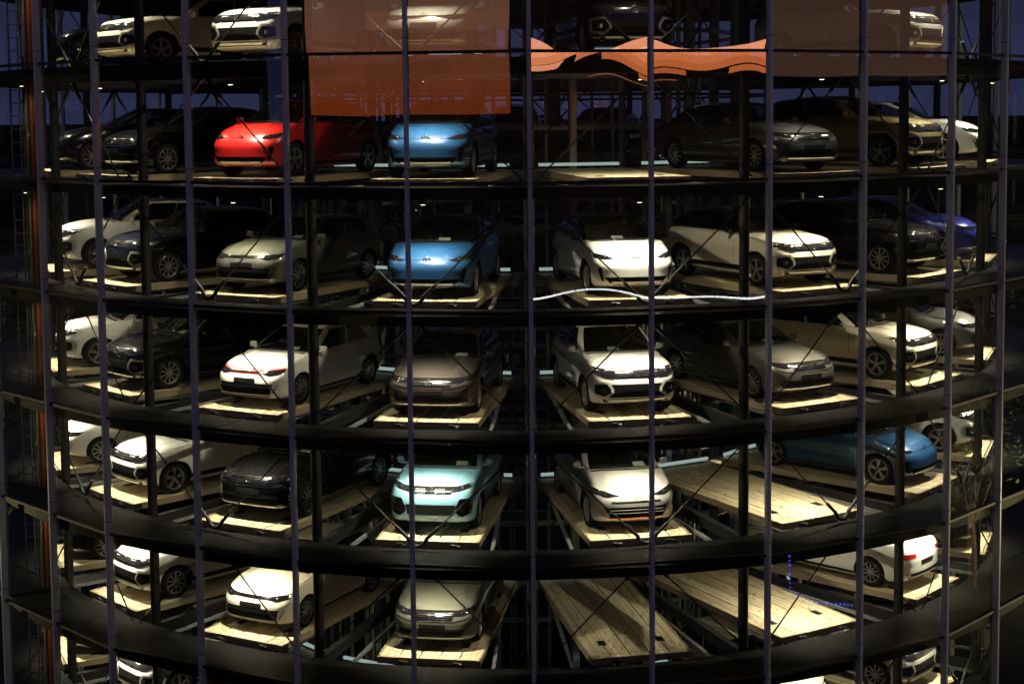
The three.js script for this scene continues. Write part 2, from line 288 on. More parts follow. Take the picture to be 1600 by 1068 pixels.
function shell(type) {
  if (shells[type]) return shells[type];
  const T = TYPES[type], h = T.L / 2, zf = h - T.fo, zr = zf - T.wb;
  const yt = (z) => z > T.zC ? lerp(T.hC, T.hN, Math.pow(Math.min(1, (z - T.zC) / (h - 0.12 - T.zC)), T.pow)) : lerp(T.hC, T.hB, Math.min(1, (T.zC - z) / (T.zC + h)));
  const yb = (z) => T.gc + 0.03 * smooth(0.62, 1, Math.abs(z) / h);
  const map = (a, b, c) => {
    const f = smooth(0.45, 1, c), r = smooth(0.55, 1, -c), bb = (b + 1) / 2;
    let z = c * h;
    const up = Math.max(0, b - 0.1) / 0.9, dn = Math.max(0, -0.45 - b) / 0.55;
    z -= f * (T.plan * a * a * Math.abs(a) + T.lean * up * up + 0.07 * dn * dn);
    z += r * (0.12 * a * a + 0.10 * up * up + 0.10 * dn * dn);
    let x = a * T.hw * (1 - 0.075 * Math.pow(smooth(0.15, 1, b), 1.5) - 0.03 * smooth(0.4, 1, -b)) * (1 - 0.02 * f * f - 0.03 * r);
    x *= 1 - 0.012 * Math.exp(-Math.pow((b + 0.15) / 0.18, 2)) + 0.008 * Math.exp(-Math.pow((b - 0.35) / 0.1, 2));
    const top = yt(z), bot = yb(z), hood = smooth(T.zC - 0.05, T.zC + 0.15, z);
    let y = lerp(bot, top, bb);
    const al = Math.abs(a);
    y -= bb * bb * hood * (0.055 * a * a) ;
    y += smooth(0.5, 1, b) * hood * (0.014 * Math.exp(-Math.pow((al - 0.62) / 0.10, 2)) - 0.010 * Math.exp(-Math.pow((al - 0.80) / 0.05, 2)));
    return [x, y, z];
  };
  let body = gridBox(32, 18, 62, 11, map).all;
  const black = new THREE.MeshBasicMaterial(), paint = new THREE.MeshBasicMaterial();
  let B = new Brush(body, paint); B.updateMatrixWorld();
  const cut = (g) => { const c = new Brush(g, black); c.updateMatrixWorld(); B = evaluator.evaluate(B, c, SUBTRACTION); };
  for (const z of [zf, zr]) for (const s of [-1, 1]) cut(new THREE.CylinderGeometry(T.wr + 0.055, T.wr + 0.055, 0.5, 40).rotateZ(Math.PI / 2).translate(s * (T.hw - 0.03), T.wr + 0.01, z));
  cut(new THREE.BoxGeometry(T.hw * 1.56, 0.6, T.zC - 0.16 - (T.zD + 0.30)).translate(0, T.hC - 0.14 + 0.0, (T.zC - 0.16 + T.zD + 0.30) / 2));
  const mats = Array.isArray(B.material) ? B.material.map((m) => m === paint ? 0 : 1) : [0];
  let bg = B.geometry; bg.groups.forEach((g) => { g.materialIndex = mats[g.materialIndex]; });
  bg = toCreasedNormals(bg, 38 * rad);
  // greenhouse
  const base = (z) => yt(z) - 0.03, wB = T.hw * 0.915, wT = T.hw * 0.70;
  const cab = (ins) => (a, b, c) => {
    const t = (b + 1) / 2, cz = (c + 1) / 2, tw = Math.pow(t, 1.12);
    const z0 = lerp(T.zD, T.zU, tw), z1 = lerp(T.zC, T.zT, tw);
    let z = lerp(z0 + ins, z1 - ins, cz) - 0.12 * a * a * smooth(0.4, 1, c) + 0.08 * a * a * smooth(0.5, 1, -c);
    const roofH = T.H - ins - 0.055 * Math.pow(Math.max(0, z - 0.1), 2) - 0.05 * Math.pow(Math.max(0, -0.3 - z), 2) - 0.035 * a * a;
    return [a * (lerp(wB, wT, Math.pow(t, 1.5)) - ins), lerp(base(z), roofH, t), z];
  };
  const bucket = (m, ax, sg) => {
    const [a, b, c] = m;
    if (ax === 1) return sg > 0 ? 'roof' : null;
    if (ax === 2) return sg > 0 ? (Math.abs(a) < 0.90 && b < 0.86 ? 'windscreen' : 'pillar') : (Math.abs(a) < 0.80 && b > -0.55 && b < 0.80 ? 'rear' : 'pillar');
    if (b > 0.80 || b < -0.86) return 'pillar';
    const nm = sg > 0 ? 'R' : 'L';
    if (c > 0.04 && c < 0.86) return 'front' + nm;
    if (c < -0.02 && c > -0.60) return 'back' + nm;
    if (c < -0.64 && c > -0.84 && type !== 'hatch') return 'quarter' + nm;
    return 'pillar';
  };
  const gh = gridBox(40, 30, 50, 9, cab(0), bucket);
  const lining = gridBox(20, 12, 24, 9, cab(0.03), (m, ax, sg) => (ax === 1 && sg > 0) ? 'l' : null).l;
  // cabin: dashboard, seats, wheel
  const dashZ = T.zC - 0.34, fy = T.hC - 0.30, cabin = [rbox(T.hw * 1.5, 0.20, 0.42, 0.06, 0, T.hC - 0.10, dashZ)];
  for (const s of [-1, 1]) { cabin.push(rbox(0.5, 0.60, 0.16, 0.06, s * 0.37, fy + 0.20, T.zC - 1.38), rbox(0.26, 0.16, 0.10, 0.04, s * 0.37, fy + 0.60, T.zC - 1.42)); }
  cabin.push(rbox(T.hw * 1.4, 0.55, 0.16, 0.06, 0, fy + 0.25, T.zC - 2.2));
  cabin.push(new THREE.TorusGeometry(0.18, 0.018, 8, 22).rotateX(-0.4).translate(-0.37, T.hC - 0.02, dashZ - 0.28));
  cabin.push(rbox(0.22, 0.06, 0.03, 0.012, 0, T.H - 0.16, T.zT + 0.2));
  return shells[type] = { T, body: bg, bvh: new MeshBVH(clean(body.clone())), gh, lining, cabin: merge(cabin), zf, zr, dash: [T.hC + 0.012, dashZ] };
}
// A strip between two outlines, laid onto the body along z (front, back) or x (sides).
const ray = new THREE.Ray();
function conform(sh, axis, sg, top, bot, off, nx = 14, ny = 4, thick = 0.02) {
  const P = [], I = [], along = (L, t) => { const d = [0]; for (let i = 1; i < L.length; i++) d.push(d[i - 1] + Math.hypot(L[i][0] - L[i - 1][0], L[i][1] - L[i - 1][1])); const s = t * d[d.length - 1]; let i = 1; while (i < L.length - 1 && d[i] < s) i++; const f = (s - d[i - 1]) / (d[i] - d[i - 1] || 1); return [lerp(L[i - 1][0], L[i][0], f), lerp(L[i - 1][1], L[i][1], f)]; };
  let last = null;
  const hit = (u, y) => {
    if (axis === 'y') { ray.origin.set(u, 5, y); ray.direction.set(0, -1, 0); } else if (axis === 'z') { ray.origin.set(u, y, sg * 5); ray.direction.set(0, 0, -sg); } else { ray.origin.set(sg * 3, y, u); ray.direction.set(-sg, 0, 0); }
    const h = sh.bvh.raycastFirst(ray, THREE.DoubleSide); const d = h ? h.point[axis] : last ?? sg * (axis === 'y' ? sh.T.hC : axis === 'z' ? sh.T.L / 2 - 0.3 : sh.T.hw * 0.9); last = d; return d;
  };
  const id = []; 
  for (let i = 0; i <= nx; i++) for (let j = 0; j <= ny; j++) {
    const a = along(top, i / nx), b = along(bot, i / nx), u = lerp(b[0], a[0], j / ny), y = lerp(b[1], a[1], j / ny), d = hit(u, y);
    id.push([u, y, d]);
  }
  const push = (q, o) => { const d = q[2] + sg * o; axis === 'y' ? P.push(q[0], d, q[1]) : axis === 'z' ? P.push(q[0], q[1], d) : P.push(d, q[1], q[0]); };
  id.forEach((q) => push(q, off)); id.forEach((q) => push(q, off - thick));
  const n = id.length, at = (i, j) => i * (ny + 1) + j, flip = axis === 'y' ? false : (axis === 'z') === (sg > 0);
  const quad = (a, b, c, d) => flip ? I.push(a, b, c, a, c, d) : I.push(a, c, b, a, d, c);
  for (let i = 0; i < nx; i++) for (let j = 0; j < ny; j++) quad(at(i, j), at(i + 1, j), at(i + 1, j + 1), at(i, j + 1));
  for (let i = 0; i < nx; i++) { quad(at(i, 0) + n, at(i + 1, 0) + n, at(i + 1, 0), at(i, 0)); quad(at(i, ny), at(i + 1, ny), at(i + 1, ny) + n, at(i, ny) + n); }
  for (let j = 0; j < ny; j++) { quad(at(0, j) + n, at(0, j), at(0, j + 1), at(0, j + 1) + n); quad(at(nx, j), at(nx, j) + n, at(nx, j + 1) + n, at(nx, j + 1)); }
  const g = new THREE.BufferGeometry(); g.setAttribute('position', new THREE.Float32BufferAttribute(P, 3)); g.setIndex(I);
  return toCreasedNormals(g, 40 * rad);
}
const wheels = {};
function wheelGeo(r, style) {
  const key = r + style; if (wheels[key]) return wheels[key];
  const w = 0.105, q = r * 0.70, tyre = new THREE.LatheGeometry([[q, -w * 0.8], [r * 0.9, -w], [r * 0.985, -w * 0.75], [r, 0], [r * 0.985, w * 0.75], [r * 0.9, w], [q, w * 0.8]].map((p) => new THREE.Vector2(...p)), 36).rotateZ(-Math.PI / 2);
  const rim = [new THREE.LatheGeometry([[q - 0.02, 0.02], [q - 0.012, 0.075], [q + 0.006, 0.088], [q + 0.008, 0.06]].map((p) => new THREE.Vector2(...p)), 36).rotateZ(-Math.PI / 2), new THREE.CylinderGeometry(0.05, 0.06, 0.03, 16).rotateZ(Math.PI / 2).translate(0.066, 0, 0)];
  const n = style === 1 ? 5 : 10;
  for (let i = 0; i < n; i++) for (const d of style === 1 ? [-0.13, 0.13] : [0]) {
    const s = new THREE.BoxGeometry(0.022, q - 0.045, style === 1 ? 0.026 : 0.028).translate(0.062, (q - 0.045) / 2 + 0.04, 0).rotateX(d);
    rim.push(s.rotateX(i * 2 * Math.PI / n));
  }
  const disc = new THREE.CylinderGeometry(q - 0.02, q - 0.02, 0.02, 28).rotateZ(Math.PI / 2).translate(0.02, 0, 0);
  return wheels[key] = { tyre, rim: merge(rim), disc };
}
const emblemGeo = (r) => { const bars = [new THREE.TorusGeometry(r, r * 0.10, 8, 28)], ln = (x0, y0, x1, y1) => bars.push(bar([x0 * r, y0 * r, 0], [x1 * r, y1 * r, 0], r * 0.085, 6)); ln(-0.42, 0.88, 0, 0.12); ln(0.42, 0.88, 0, 0.12); ln(-0.82, 0.35, -0.36, -0.82); ln(-0.36, -0.82, 0, 0.02); ln(0, 0.02, 0.36, -0.82); ln(0.36, -0.82, 0.82, 0.35); return merge(bars); };
const mirror = (L) => L.map(([x, y]) => [-x, y]).reverse();
const protos = {};
function proto(type, face, opt = {}) {
  const key = type + face + JSON.stringify(opt); if (protos[key]) return protos[key];
  const sh = shell(type), { T } = sh, k = T.hN / 0.90, w = T.hw / 0.9, car = new THREE.Group(), paint = M.paint;
  const px = (L) => L.map(([x, y]) => [x * w, y * k]);
  const fr = (name, mat, top, bot, off = 0.004, nx, ny) => part(name, conform(sh, 'z', 1, px(top), px(bot), off, nx, ny), mat, car);
  const sym = (name, mat, top, bot, off = 0.004, nx, ny) => { fr(name, mat, top, bot, off, nx, ny); fr(name, mat, mirror(top), mirror(bot), off, nx, ny); };
  part('body', sh.body, [paint, M.black], car);
  const roofM = opt.blackRoof ? M.gloss : paint;
  part('roof', sh.gh.roof, roofM, car); part('pillar', sh.gh.pillar, opt.blackRoof ? M.gloss : paint, car); part('headliner', sh.lining, M.cabin, car);
  part('windscreen', sh.gh.windscreen, M.carGlass, car); part('rear_window', sh.gh.rear, M.tint, car);
  for (const n of ['frontL', 'frontR', 'backL', 'backR', 'quarterL', 'quarterR']) if (sh.gh[n]) part('side_window', sh.gh[n], n[0] === 'f' ? M.carGlass : M.tint, car);
  part('cabin_trim', sh.cabin, M.cabin, car);
  const wg = wheelGeo(T.wr, opt.rim ?? (type === 'suv' || type === 'ev' ? 1 : 2));
  for (const z of [sh.zf, sh.zr]) for (const s of [-1, 1]) {
    const g = new THREE.Group(); g.name = 'wheel'; g.position.set(s * (T.hw - 0.14), T.wr, z); g.rotation.y = s > 0 ? 0 : Math.PI; car.add(g);
    part('tyre', wg.tyre, M.tyre, g); part('rim', wg.rim, opt.darkRim ? M.gloss : M.alloy, g); part('brake_disc', wg.disc, M.black, g);
    if (type === 'suv' || type === 'big') part('wheel_arch', new THREE.TorusGeometry(T.wr + 0.062, 0.024, 6, 30, Math.PI * 1.06).rotateZ(-0.03 * Math.PI).rotateY(Math.PI / 2), M.black, car, [s * (T.hw - 0.022), T.wr + 0.01, z]);
  }
  for (const s of [-1, 1]) {                            // bonnet seams and the crease beside them
    const h = T.L / 2, L = [[s * 0.80 * w, T.zC - 0.02], [s * 0.79 * w, T.zC + 0.35], [s * 0.71 * w, h - 0.52]], off = (d) => L.map(([x, z]) => [x + s * d, z]);
    part('bonnet_seam', conform(sh, 'y', 1, off(0.007), L, 0.0012, 18, 1, 0.004), M.black, car);
    const Q = [[s * 0.46 * w, T.zC + 0.08], [s * 0.47 * w, T.zC + 0.5], [s * 0.36 * w, h - 0.46]]; part('bonnet_crease', conform(sh, 'y', 1, Q.map(([x, z]) => [x + s * 0.035, z]), Q, 0.006, 18, 2, 0.012), paint, car);
  }
  part('cowl', conform(sh, 'y', 1, [[-0.72 * w, T.zC + 0.0], [0, T.zC + 0.07], [0.72 * w, T.zC + 0.0]], [[-0.72 * w, T.zC - 0.07], [0, T.zC - 0.02], [0.72 * w, T.zC - 0.07]], 0.004, 18, 2, 0.01), M.black, car);
  part('wiper', merge([bar([-0.55, T.hC + 0.03, T.zC - 0.08], [0.05, T.hC + 0.035, T.zC - 0.05], 0.008, 6), bar([0.05, T.hC + 0.03, T.zC - 0.06], [0.6, T.hC + 0.03, T.zC - 0.09], 0.008, 6)]), M.black, car);
  for (const s of [-1, 1]) {                            // mirrors, handles, seams, sills
    const m = part('wing_mirror', merge([rbox(0.17, 0.13, 0.10, 0.045, s * (T.hw + 0.035), T.hC + 0.05, T.zC - 0.42), rbox(0.16, 0.035, 0.06, 0.012, s * (T.hw - 0.06), T.hC - 0.01, T.zC - 0.42)]), opt.blackRoof ? M.gloss : paint, car);
    const z0 = T.zC - 0.30, z1 = z0 - 1.08, z2 = z1 - 0.80, seam = (z) => part('door_seam', conform(sh, 'x', s, [[z - 0.02, T.hC - 0.06], [z + 0.03, T.hC - 0.35], [z, 0.40]], [[z - 0.012, T.hC - 0.06], [z + 0.038, T.hC - 0.35], [z + 0.008, 0.40]], 0.001, 8, 1, 0.006), M.black, car);
    seam(z0); seam(z1); if (z2 > sh.zr + T.wr + 0.02) seam(z2);
    for (const z of [z1 + 0.24, z1 - 0.55]) part('door_handle', conform(sh, 'x', s, [[z - 0.09, T.hC - 0.115], [z + 0.09, T.hC - 0.12]], [[z - 0.09, T.hC - 0.145], [z + 0.09, T.hC - 0.15]], 0.018, 6, 2, 0.02), paint, car);
    const sl = type === 'suv' || type === 'big' ? 0.42 : 0.30;
    part('sill_trim', conform(sh, 'x', s, [[sh.zr + T.wr + 0.06, sl], [sh.zf - T.wr - 0.06, sl]], [[sh.zr + T.wr + 0.06, 0.24], [sh.zf - T.wr - 0.06, 0.24]], 0.006, 10, 2), M.black, car);
  }
  const emb = (y, r, mat = M.chrome, z = 0.012) => { ray.origin.set(0, y * k, 5); ray.direction.set(0, 0, -1); const h = sh.bvh.raycastFirst(ray, THREE.DoubleSide); part('emblem', emblemGeo(r), mat, car, [0, y * k, (h ? h.point.z : T.L / 2) + z], [-0.25, 0, 0]); };
  const lamp = (top, bot) => { sym('headlight', M.lens, top, bot, 0.006); const c = top[1], e = bot[1]; for (const s of [-1, 1]) { const x = (c[0] + e[0]) / 2 * w * s, y = (c[1] + e[1]) / 2 * k; ray.origin.set(x, y, 5); ray.direction.set(0, 0, -1); const h = sh.bvh.raycastFirst(ray, THREE.DoubleSide); if (h) part('lamp_reflector', new THREE.SphereGeometry(0.028, 14, 10), M.reflector, car, [x, y, h.point.z - 0.012]); } };
  if (face === 'ev') {
    lamp([[0.46, 0.80], [0.60, 0.855], [0.80, 0.89]], [[0.46, 0.785], [0.62, 0.765], [0.80, 0.80]]);
    fr('light_bar', M.black, [[-0.46, 0.80], [0.46, 0.80]], [[-0.46, 0.785], [0.46, 0.785]], 0.003, 16, 1); emb(0.795, 0.075);
    fr('air_intake', M.gloss, [[-0.66, 0.42], [0.66, 0.42]], [[-0.54, 0.29], [0.54, 0.29]]); fr('chrome_strip', M.silver, [[-0.52, 0.325], [0.52, 0.325]], [[-0.50, 0.30], [0.50, 0.30]], 0.010, 14, 1);
    fr('chrome_strip', M.silver, [[-0.50, 0.255], [0.50, 0.255]], [[-0.48, 0.235], [0.48, 0.235]], 0.010, 14, 1);
    sym('air_slot', M.gloss, [[0.70, 0.62], [0.77, 0.60]], [[0.66, 0.34], [0.70, 0.34]]);
  } else if (face === 'suv') {
    fr('grille', M.gloss, [[-0.44, 0.865], [0.44, 0.865]], [[-0.41, 0.70], [0.41, 0.70]]);
    lamp([[0.43, 0.865], [0.62, 0.87], [0.82, 0.89]], [[0.405, 0.71], [0.62, 0.735], [0.82, 0.80]]);
    fr('chrome_strip', M.chrome, [[-0.43, 0.845], [0.43, 0.845]], [[-0.43, 0.833], [0.43, 0.833]], 0.010, 12, 1); fr('chrome_strip', M.chrome, [[-0.41, 0.735], [0.41, 0.735]], [[-0.41, 0.722], [0.41, 0.722]], 0.010, 12, 1);
    for (const y of [0.81, 0.785, 0.76]) fr('grille_slat', M.steel, [[-0.40, y], [0.40, y]], [[-0.40, y - 0.006], [0.40, y - 0.006]], 0.008, 12, 1);
    emb(0.785, 0.075, M.chrome, 0.018);
    sym('daylight_strip', M.chrome, [[0.44, 0.715], [0.62, 0.732], [0.80, 0.795]], [[0.44, 0.703], [0.62, 0.72], [0.80, 0.783]], 0.012, 12, 1);
    fr('number_plate', M.black, [[-0.27, 0.575], [0.27, 0.575]], [[-0.27, 0.475], [0.27, 0.475]], 0.012);
    fr('air_intake', M.black, [[-0.50, 0.60], [0.50, 0.60]], [[-0.56, 0.36], [0.56, 0.36]], 0.004);
    for (const y of [0.45, 0.41]) fr('intake_slat', M.gloss, [[-0.52, y], [0.52, y]], [[-0.52, y - 0.012], [0.52, y - 0.012]], 0.012, 12, 1);
    sym('fog_lamp_frame', opt.bigFog ? paint : M.silver, [[0.46, 0.52], [0.56, 0.66], [0.84, 0.63]], [[0.46, 0.44], [0.62, 0.335], [0.84, 0.39]], 0.008); sym('fog_lamp', M.black, [[0.515, 0.515], [0.59, 0.615], [0.80, 0.595]], [[0.515, 0.455], [0.635, 0.385], [0.80, 0.425]], 0.018); sym('fog_lens', M.chrome, [[0.64, 0.535], [0.72, 0.535]], [[0.64, 0.465], [0.72, 0.465]], 0.024, 4, 2);
    fr('lower_panel', M.black, [[-0.78, 0.335], [0.78, 0.335]], [[-0.70, 0.235], [0.70, 0.235]], 0.004);
    fr('skid_plate', M.silver, [[-0.60, 0.318], [0.60, 0.318]], [[-0.54, 0.275], [0.54, 0.275]], 0.012);
  } else if (face === 'hatch') {
    fr('grille', M.gloss, [[-0.42, 0.815], [0.42, 0.815]], [[-0.42, 0.76], [0.42, 0.76]]);
    lamp([[0.42, 0.82], [0.60, 0.835], [0.80, 0.855]], [[0.42, 0.755], [0.60, 0.72], [0.80, 0.765]]); emb(0.80, 0.066, M.chrome, 0.016);
    fr('chrome_strip', opt.stripe ? M.red : M.chrome, [[-0.42, 0.765], [0.42, 0.765]], [[-0.42, 0.755], [0.42, 0.755]], 0.010, 14, 1);
    if (opt.stripe) { sym('red_stripe', M.red, [[0.10, 0.85], [0.45, 0.85], [0.78, 0.875]], [[0.10, 0.825], [0.45, 0.825], [0.78, 0.85]], 0.010, 12, 1); }
    fr('number_plate', M.black, [[-0.27, 0.67], [0.27, 0.67]], [[-0.27, 0.575], [0.27, 0.575]], 0.010);
    fr('air_intake', M.black, [[-0.76, 0.56], [0.76, 0.56]], [[-0.66, 0.33], [0.66, 0.33]]);
    for (const y of [0.47, 0.42, 0.37]) fr('intake_slat', M.gloss, [[-0.64, y], [0.64, y]], [[-0.64, y - 0.014], [0.64, y - 0.014]], 0.014, 12, 1);
    fr('lower_strip', opt.bright ? M.silver : M.black, [[-0.62, 0.30], [0.62, 0.30]], [[-0.56, 0.27], [0.56, 0.27]], 0.012, 14, 1);
  } else if (face === 'sedan') {
    fr('grille', M.gloss, [[-0.46, 0.86], [0.46, 0.86]], [[-0.40, 0.68], [0.40, 0.68]]);
    for (const y of [0.835, 0.795, 0.755, 0.715]) fr('chrome_strip', M.chrome, [[-0.44, y], [0.44, y]], [[-0.44, y - 0.013], [0.44, y - 0.013]], 0.012, 12, 1);
    lamp([[0.45, 0.855], [0.62, 0.865], [0.81, 0.885]], [[0.43, 0.76], [0.62, 0.755], [0.81, 0.81]]); emb(0.775, 0.070, M.chrome, 0.02);
    fr('chrome_strip', M.chrome, [[-0.74, 0.715], [-0.44, 0.665], [0.44, 0.665], [0.74, 0.715]], [[-0.74, 0.70], [-0.44, 0.65], [0.44, 0.65], [0.74, 0.70]], 0.008, 20, 1);
    fr('number_plate', M.black, [[-0.27, 0.60], [0.27, 0.60]], [[-0.27, 0.505], [0.27, 0.505]], 0.010);
    fr('air_intake', M.black, [[-0.76, 0.50], [0.76, 0.50]], [[-0.66, 0.33], [0.66, 0.33]]); for (const y of [0.46, 0.41]) fr('intake_slat', M.gloss, [[-0.66, y], [0.66, y]], [[-0.66, y - 0.014], [0.66, y - 0.014]], 0.012, 12, 1); fr('chrome_strip', M.chrome, [[-0.64, 0.315], [0.64, 0.315]], [[-0.62, 0.30], [0.62, 0.30]], 0.010, 16, 1);
  } else if (face === 'sharp') {
    lamp([[0.34, 0.755], [0.60, 0.83], [0.81, 0.875]], [[0.34, 0.745], [0.60, 0.725], [0.81, 0.775]]);
    fr('shut_line', M.black, [[-0.60, 0.895], [-0.3, 0.855], [0.3, 0.855], [0.60, 0.895]], [[-0.60, 0.889], [-0.3, 0.849], [0.3, 0.849], [0.60, 0.889]], 0.002, 20, 1, 0.004);
    fr('grille', M.black, [[-0.50, 0.655], [0.50, 0.655]], [[-0.52, 0.62], [0.52, 0.62]], 0.004, 14, 1);
    fr('air_intake', M.gloss, [[-0.66, 0.54], [0.66, 0.54]], [[-0.54, 0.33], [0.54, 0.33]]);
    for (const y of [0.49, 0.43]) fr('intake_slat', M.silver, [[-0.58, y], [0.58, y]], [[-0.58, y - 0.010], [0.58, y - 0.010]], 0.012, 12, 1);
    fr('copper_strip', M.copper, [[-0.70, 0.44], [-0.58, 0.325], [0.58, 0.325], [0.70, 0.44]], [[-0.70, 0.425], [-0.55, 0.295], [0.55, 0.295], [0.70, 0.425]], 0.012, 26, 1);
    part('emblem', merge([bar([-0.04, 0.05, 0], [0, -0.05, 0], 0.008), bar([0.04, 0.05, 0], [0, -0.05, 0], 0.008), bar([-0.055, 0.03, 0], [-0.02, 0.03, 0], 0.007), bar([0.055, 0.03, 0], [0.02, 0.03, 0], 0.007)]), M.copper, car, [0, 0.70 * k, T.L / 2 - 0.03]);
  } else if (face === 'sport') {
    fr('grille', M.gloss, [[-0.44, 0.885], [0.44, 0.885]], [[-0.42, 0.77], [0.42, 0.77]]);
    lamp([[0.44, 0.885], [0.62, 0.895], [0.82, 0.915]], [[0.43, 0.80], [0.60, 0.815], [0.82, 0.86]]);
    const hex = []; for (const s of [-1, 1]) for (let i = 0; i < 3; i++) for (let j = 0; j < 2; j++) hex.push(new THREE.TorusGeometry(0.026, 0.005, 5, 6).translate(s * (0.13 + i * 0.07), (j - 0.5) * 0.055, -0.004 * i)); part('grille_pattern', merge(hex), M.silver, car, [0, 0.828 * k, T.L / 2 - 0.035], [-0.15, 0, 0]);
    emb(0.828, 0.068, M.chrome, 0.02);
    fr('air_intake', M.black, [[-0.50, 0.58], [0.50, 0.58]], [[-0.46, 0.40], [0.46, 0.40]]);
    sym('fog_lamp_frame', M.gloss, [[0.50, 0.53], [0.58, 0.69], [0.82, 0.69]], [[0.50, 0.44], [0.62, 0.36], [0.80, 0.42]], 0.006); sym('fog_lamp', M.black, [[0.56, 0.53], [0.62, 0.60], [0.76, 0.58]], [[0.56, 0.48], [0.64, 0.42], [0.74, 0.46]], 0.014);
    fr('chrome_strip', M.silver, [[-0.62, 0.36], [0.62, 0.36]], [[-0.56, 0.325], [0.56, 0.325]], 0.010, 14, 1);
  }
  // tail
  const bk = (name, mat, top, bot, off = 0.005, nx, ny) => part(name, conform(sh, 'z', -1, px(top), px(bot), off, nx, ny), mat, car);
  const tl = [[[0.46, 0.99], [0.80, 1.0]], [[0.46, 0.90], [0.82, 0.87]]];
  const ky = (T.hB - 0.19) / (k * 0.99), ty = (L) => L.map(([x, y]) => [x, y * ky]);
  bk('tail_light', M.tail, ty(tl[0]), ty(tl[1])); bk('tail_light', M.tail, mirror(ty(tl[0])), mirror(ty(tl[1])));
  bk('number_plate', M.black, [[-0.27, 0.70], [0.27, 0.70]], [[-0.27, 0.60], [0.27, 0.60]]); bk('rear_bumper', M.black, [[-0.74, 0.44], [0.74, 0.44]], [[-0.66, 0.30], [0.66, 0.30]]); bk('chrome_strip', M.silver, [[-0.62, 0.36], [0.62, 0.36]], [[-0.60, 0.34], [0.60, 0.34]], 0.012, 14, 1);
  return protos[key] = car;
}
//ENDCARS

const paints = {};
function paintOf(name) {
  const P = {
    white: [0.80, 0.79, 0.75, 0, 0.35], cream: [0.74, 0.68, 0.54, 0, 0.35], silver: [0.50, 0.49, 0.46, 0.55, 0.38], grey: [0.17, 0.17, 0.155, 0.35, 0.38], greygreen: [0.10, 0.10, 0.077, 0.3, 0.38],
    darkgrey: [0.055, 0.055, 0.057, 0.3, 0.35], black: [0.003, 0.003, 0.0035, 0, 0.16], navy: [0.005, 0.006, 0.014, 0.1, 0.2], blue: [0.013, 0.062, 0.165, 0.25, 0.34], royal: [0.02, 0.026, 0.26, 0.2, 0.3],
    red: [0.42, 0.012, 0.010, 0.1, 0.33], bronze: [0.066, 0.054, 0.050, 0.5, 0.36], mint: [0.23, 0.48, 0.60, 0.2, 0.36], olive: [0.24, 0.20, 0.10, 0.35, 0.36], taupe: [0.095, 0.09, 0.075, 0.3, 0.38],
  }[name];
  return paints[name] ??= new THREE.MeshPhysicalMaterial({ name: name + ' car paint', color: col(P[0], P[1], P[2]), metalness: P[3], roughness: P[4], clearcoat: 1, clearcoatRoughness: 0.04 });
}
function repaint(car, paint) { car.traverse((o) => { if (!o.isMesh) return; if (Array.isArray(o.material)) o.material = o.material.map((m) => (m === M.paint ? paint : m)); else if (o.material === M.paint) o.material = paint; }); }
function makeCar(type, face, opt, paintName, label, category) {
  const car = proto(type, face, opt).clone(); car.name = numbered({ hatch: 'hatchback', ev: 'electric_hatchback', suv: 'compact_suv', big: 'large_suv', sedan: 'saloon_car' }[type]);
  repaint(car, paintOf(paintName)); tag(car, label, category ?? 'car'); scene.add(car); return car;
}
// pallets
const plankG = rbox(0.386, 0.045, PAL_L - 0.10, 0.008); { const p = plankG.attributes.position, u = plankG.attributes.uv; for (let i = 0; i < p.count; i++) u.setXY(i, p.getZ(i) / 2.6, p.getX(i) / 0.65); }
const palletG = {
  frame: merge([box(PAL_W, 0.085, 0.06, 0, -0.085, PAL_L / 2 - 0.03), box(PAL_W, 0.085, 0.06, 0, -0.085, -PAL_L / 2 + 0.03), box(0.06, 0.085, PAL_L - 0.12, PAL_W / 2 - 0.03, -0.085, 0), box(0.06, 0.085, PAL_L - 0.12, -PAL_W / 2 + 0.03, -0.085, 0), box(0.08, 0.08, PAL_L - 0.12, 0.5, -0.09, 0), box(0.08, 0.08, PAL_L - 0.12, -0.5, -0.09, 0)]),
  lip: merge([box(PAL_W, 0.05, 0.048, 0, -0.018, PAL_L / 2 - 0.024), box(0.024, 0.05, PAL_L - 0.05, PAL_W / 2 - 0.012, -0.018, -0.024), box(0.024, 0.05, PAL_L - 0.05, -PAL_W / 2 + 0.012, -0.018, -0.024)]),
  roller: merge([rbox(0.12, 0.06, 0.08, 0.01), new THREE.CylinderGeometry(0.026, 0.026, 0.07, 14).rotateZ(Math.PI / 2).translate(0.1, -0.01, 0.015)]),
  slot: box(0.16, 0.006, 0.26),
};
const groove = (() => { const s = new THREE.Shape(), w = 0.86, l = PAL_L / 2 - 0.22, r = 0.32, path = (q, W, L, Rr) => { q.moveTo(-W + Rr, -L); q.lineTo(W - Rr, -L); q.absarc(W - Rr, -L + Rr, Rr, -Math.PI / 2, 0); q.lineTo(W, L - Rr); q.absarc(W - Rr, L - Rr, Rr, 0, Math.PI / 2); q.lineTo(-W + Rr, L); q.absarc(-W + Rr, L - Rr, Rr, Math.PI / 2, Math.PI); q.lineTo(-W, -L + Rr); q.absarc(-W + Rr, -L + Rr, Rr, Math.PI, Math.PI * 1.5); return q; };
  path(s, w, l, r); s.holes.push(path(new THREE.Path(), w - 0.025, l - 0.025, r - 0.025)); return new THREE.ExtrudeGeometry(s, { depth: 0.004, bevelEnabled: false, curveSegments: 8 }).rotateX(-Math.PI / 2); })();
let palletProto = null, palletN = 0;
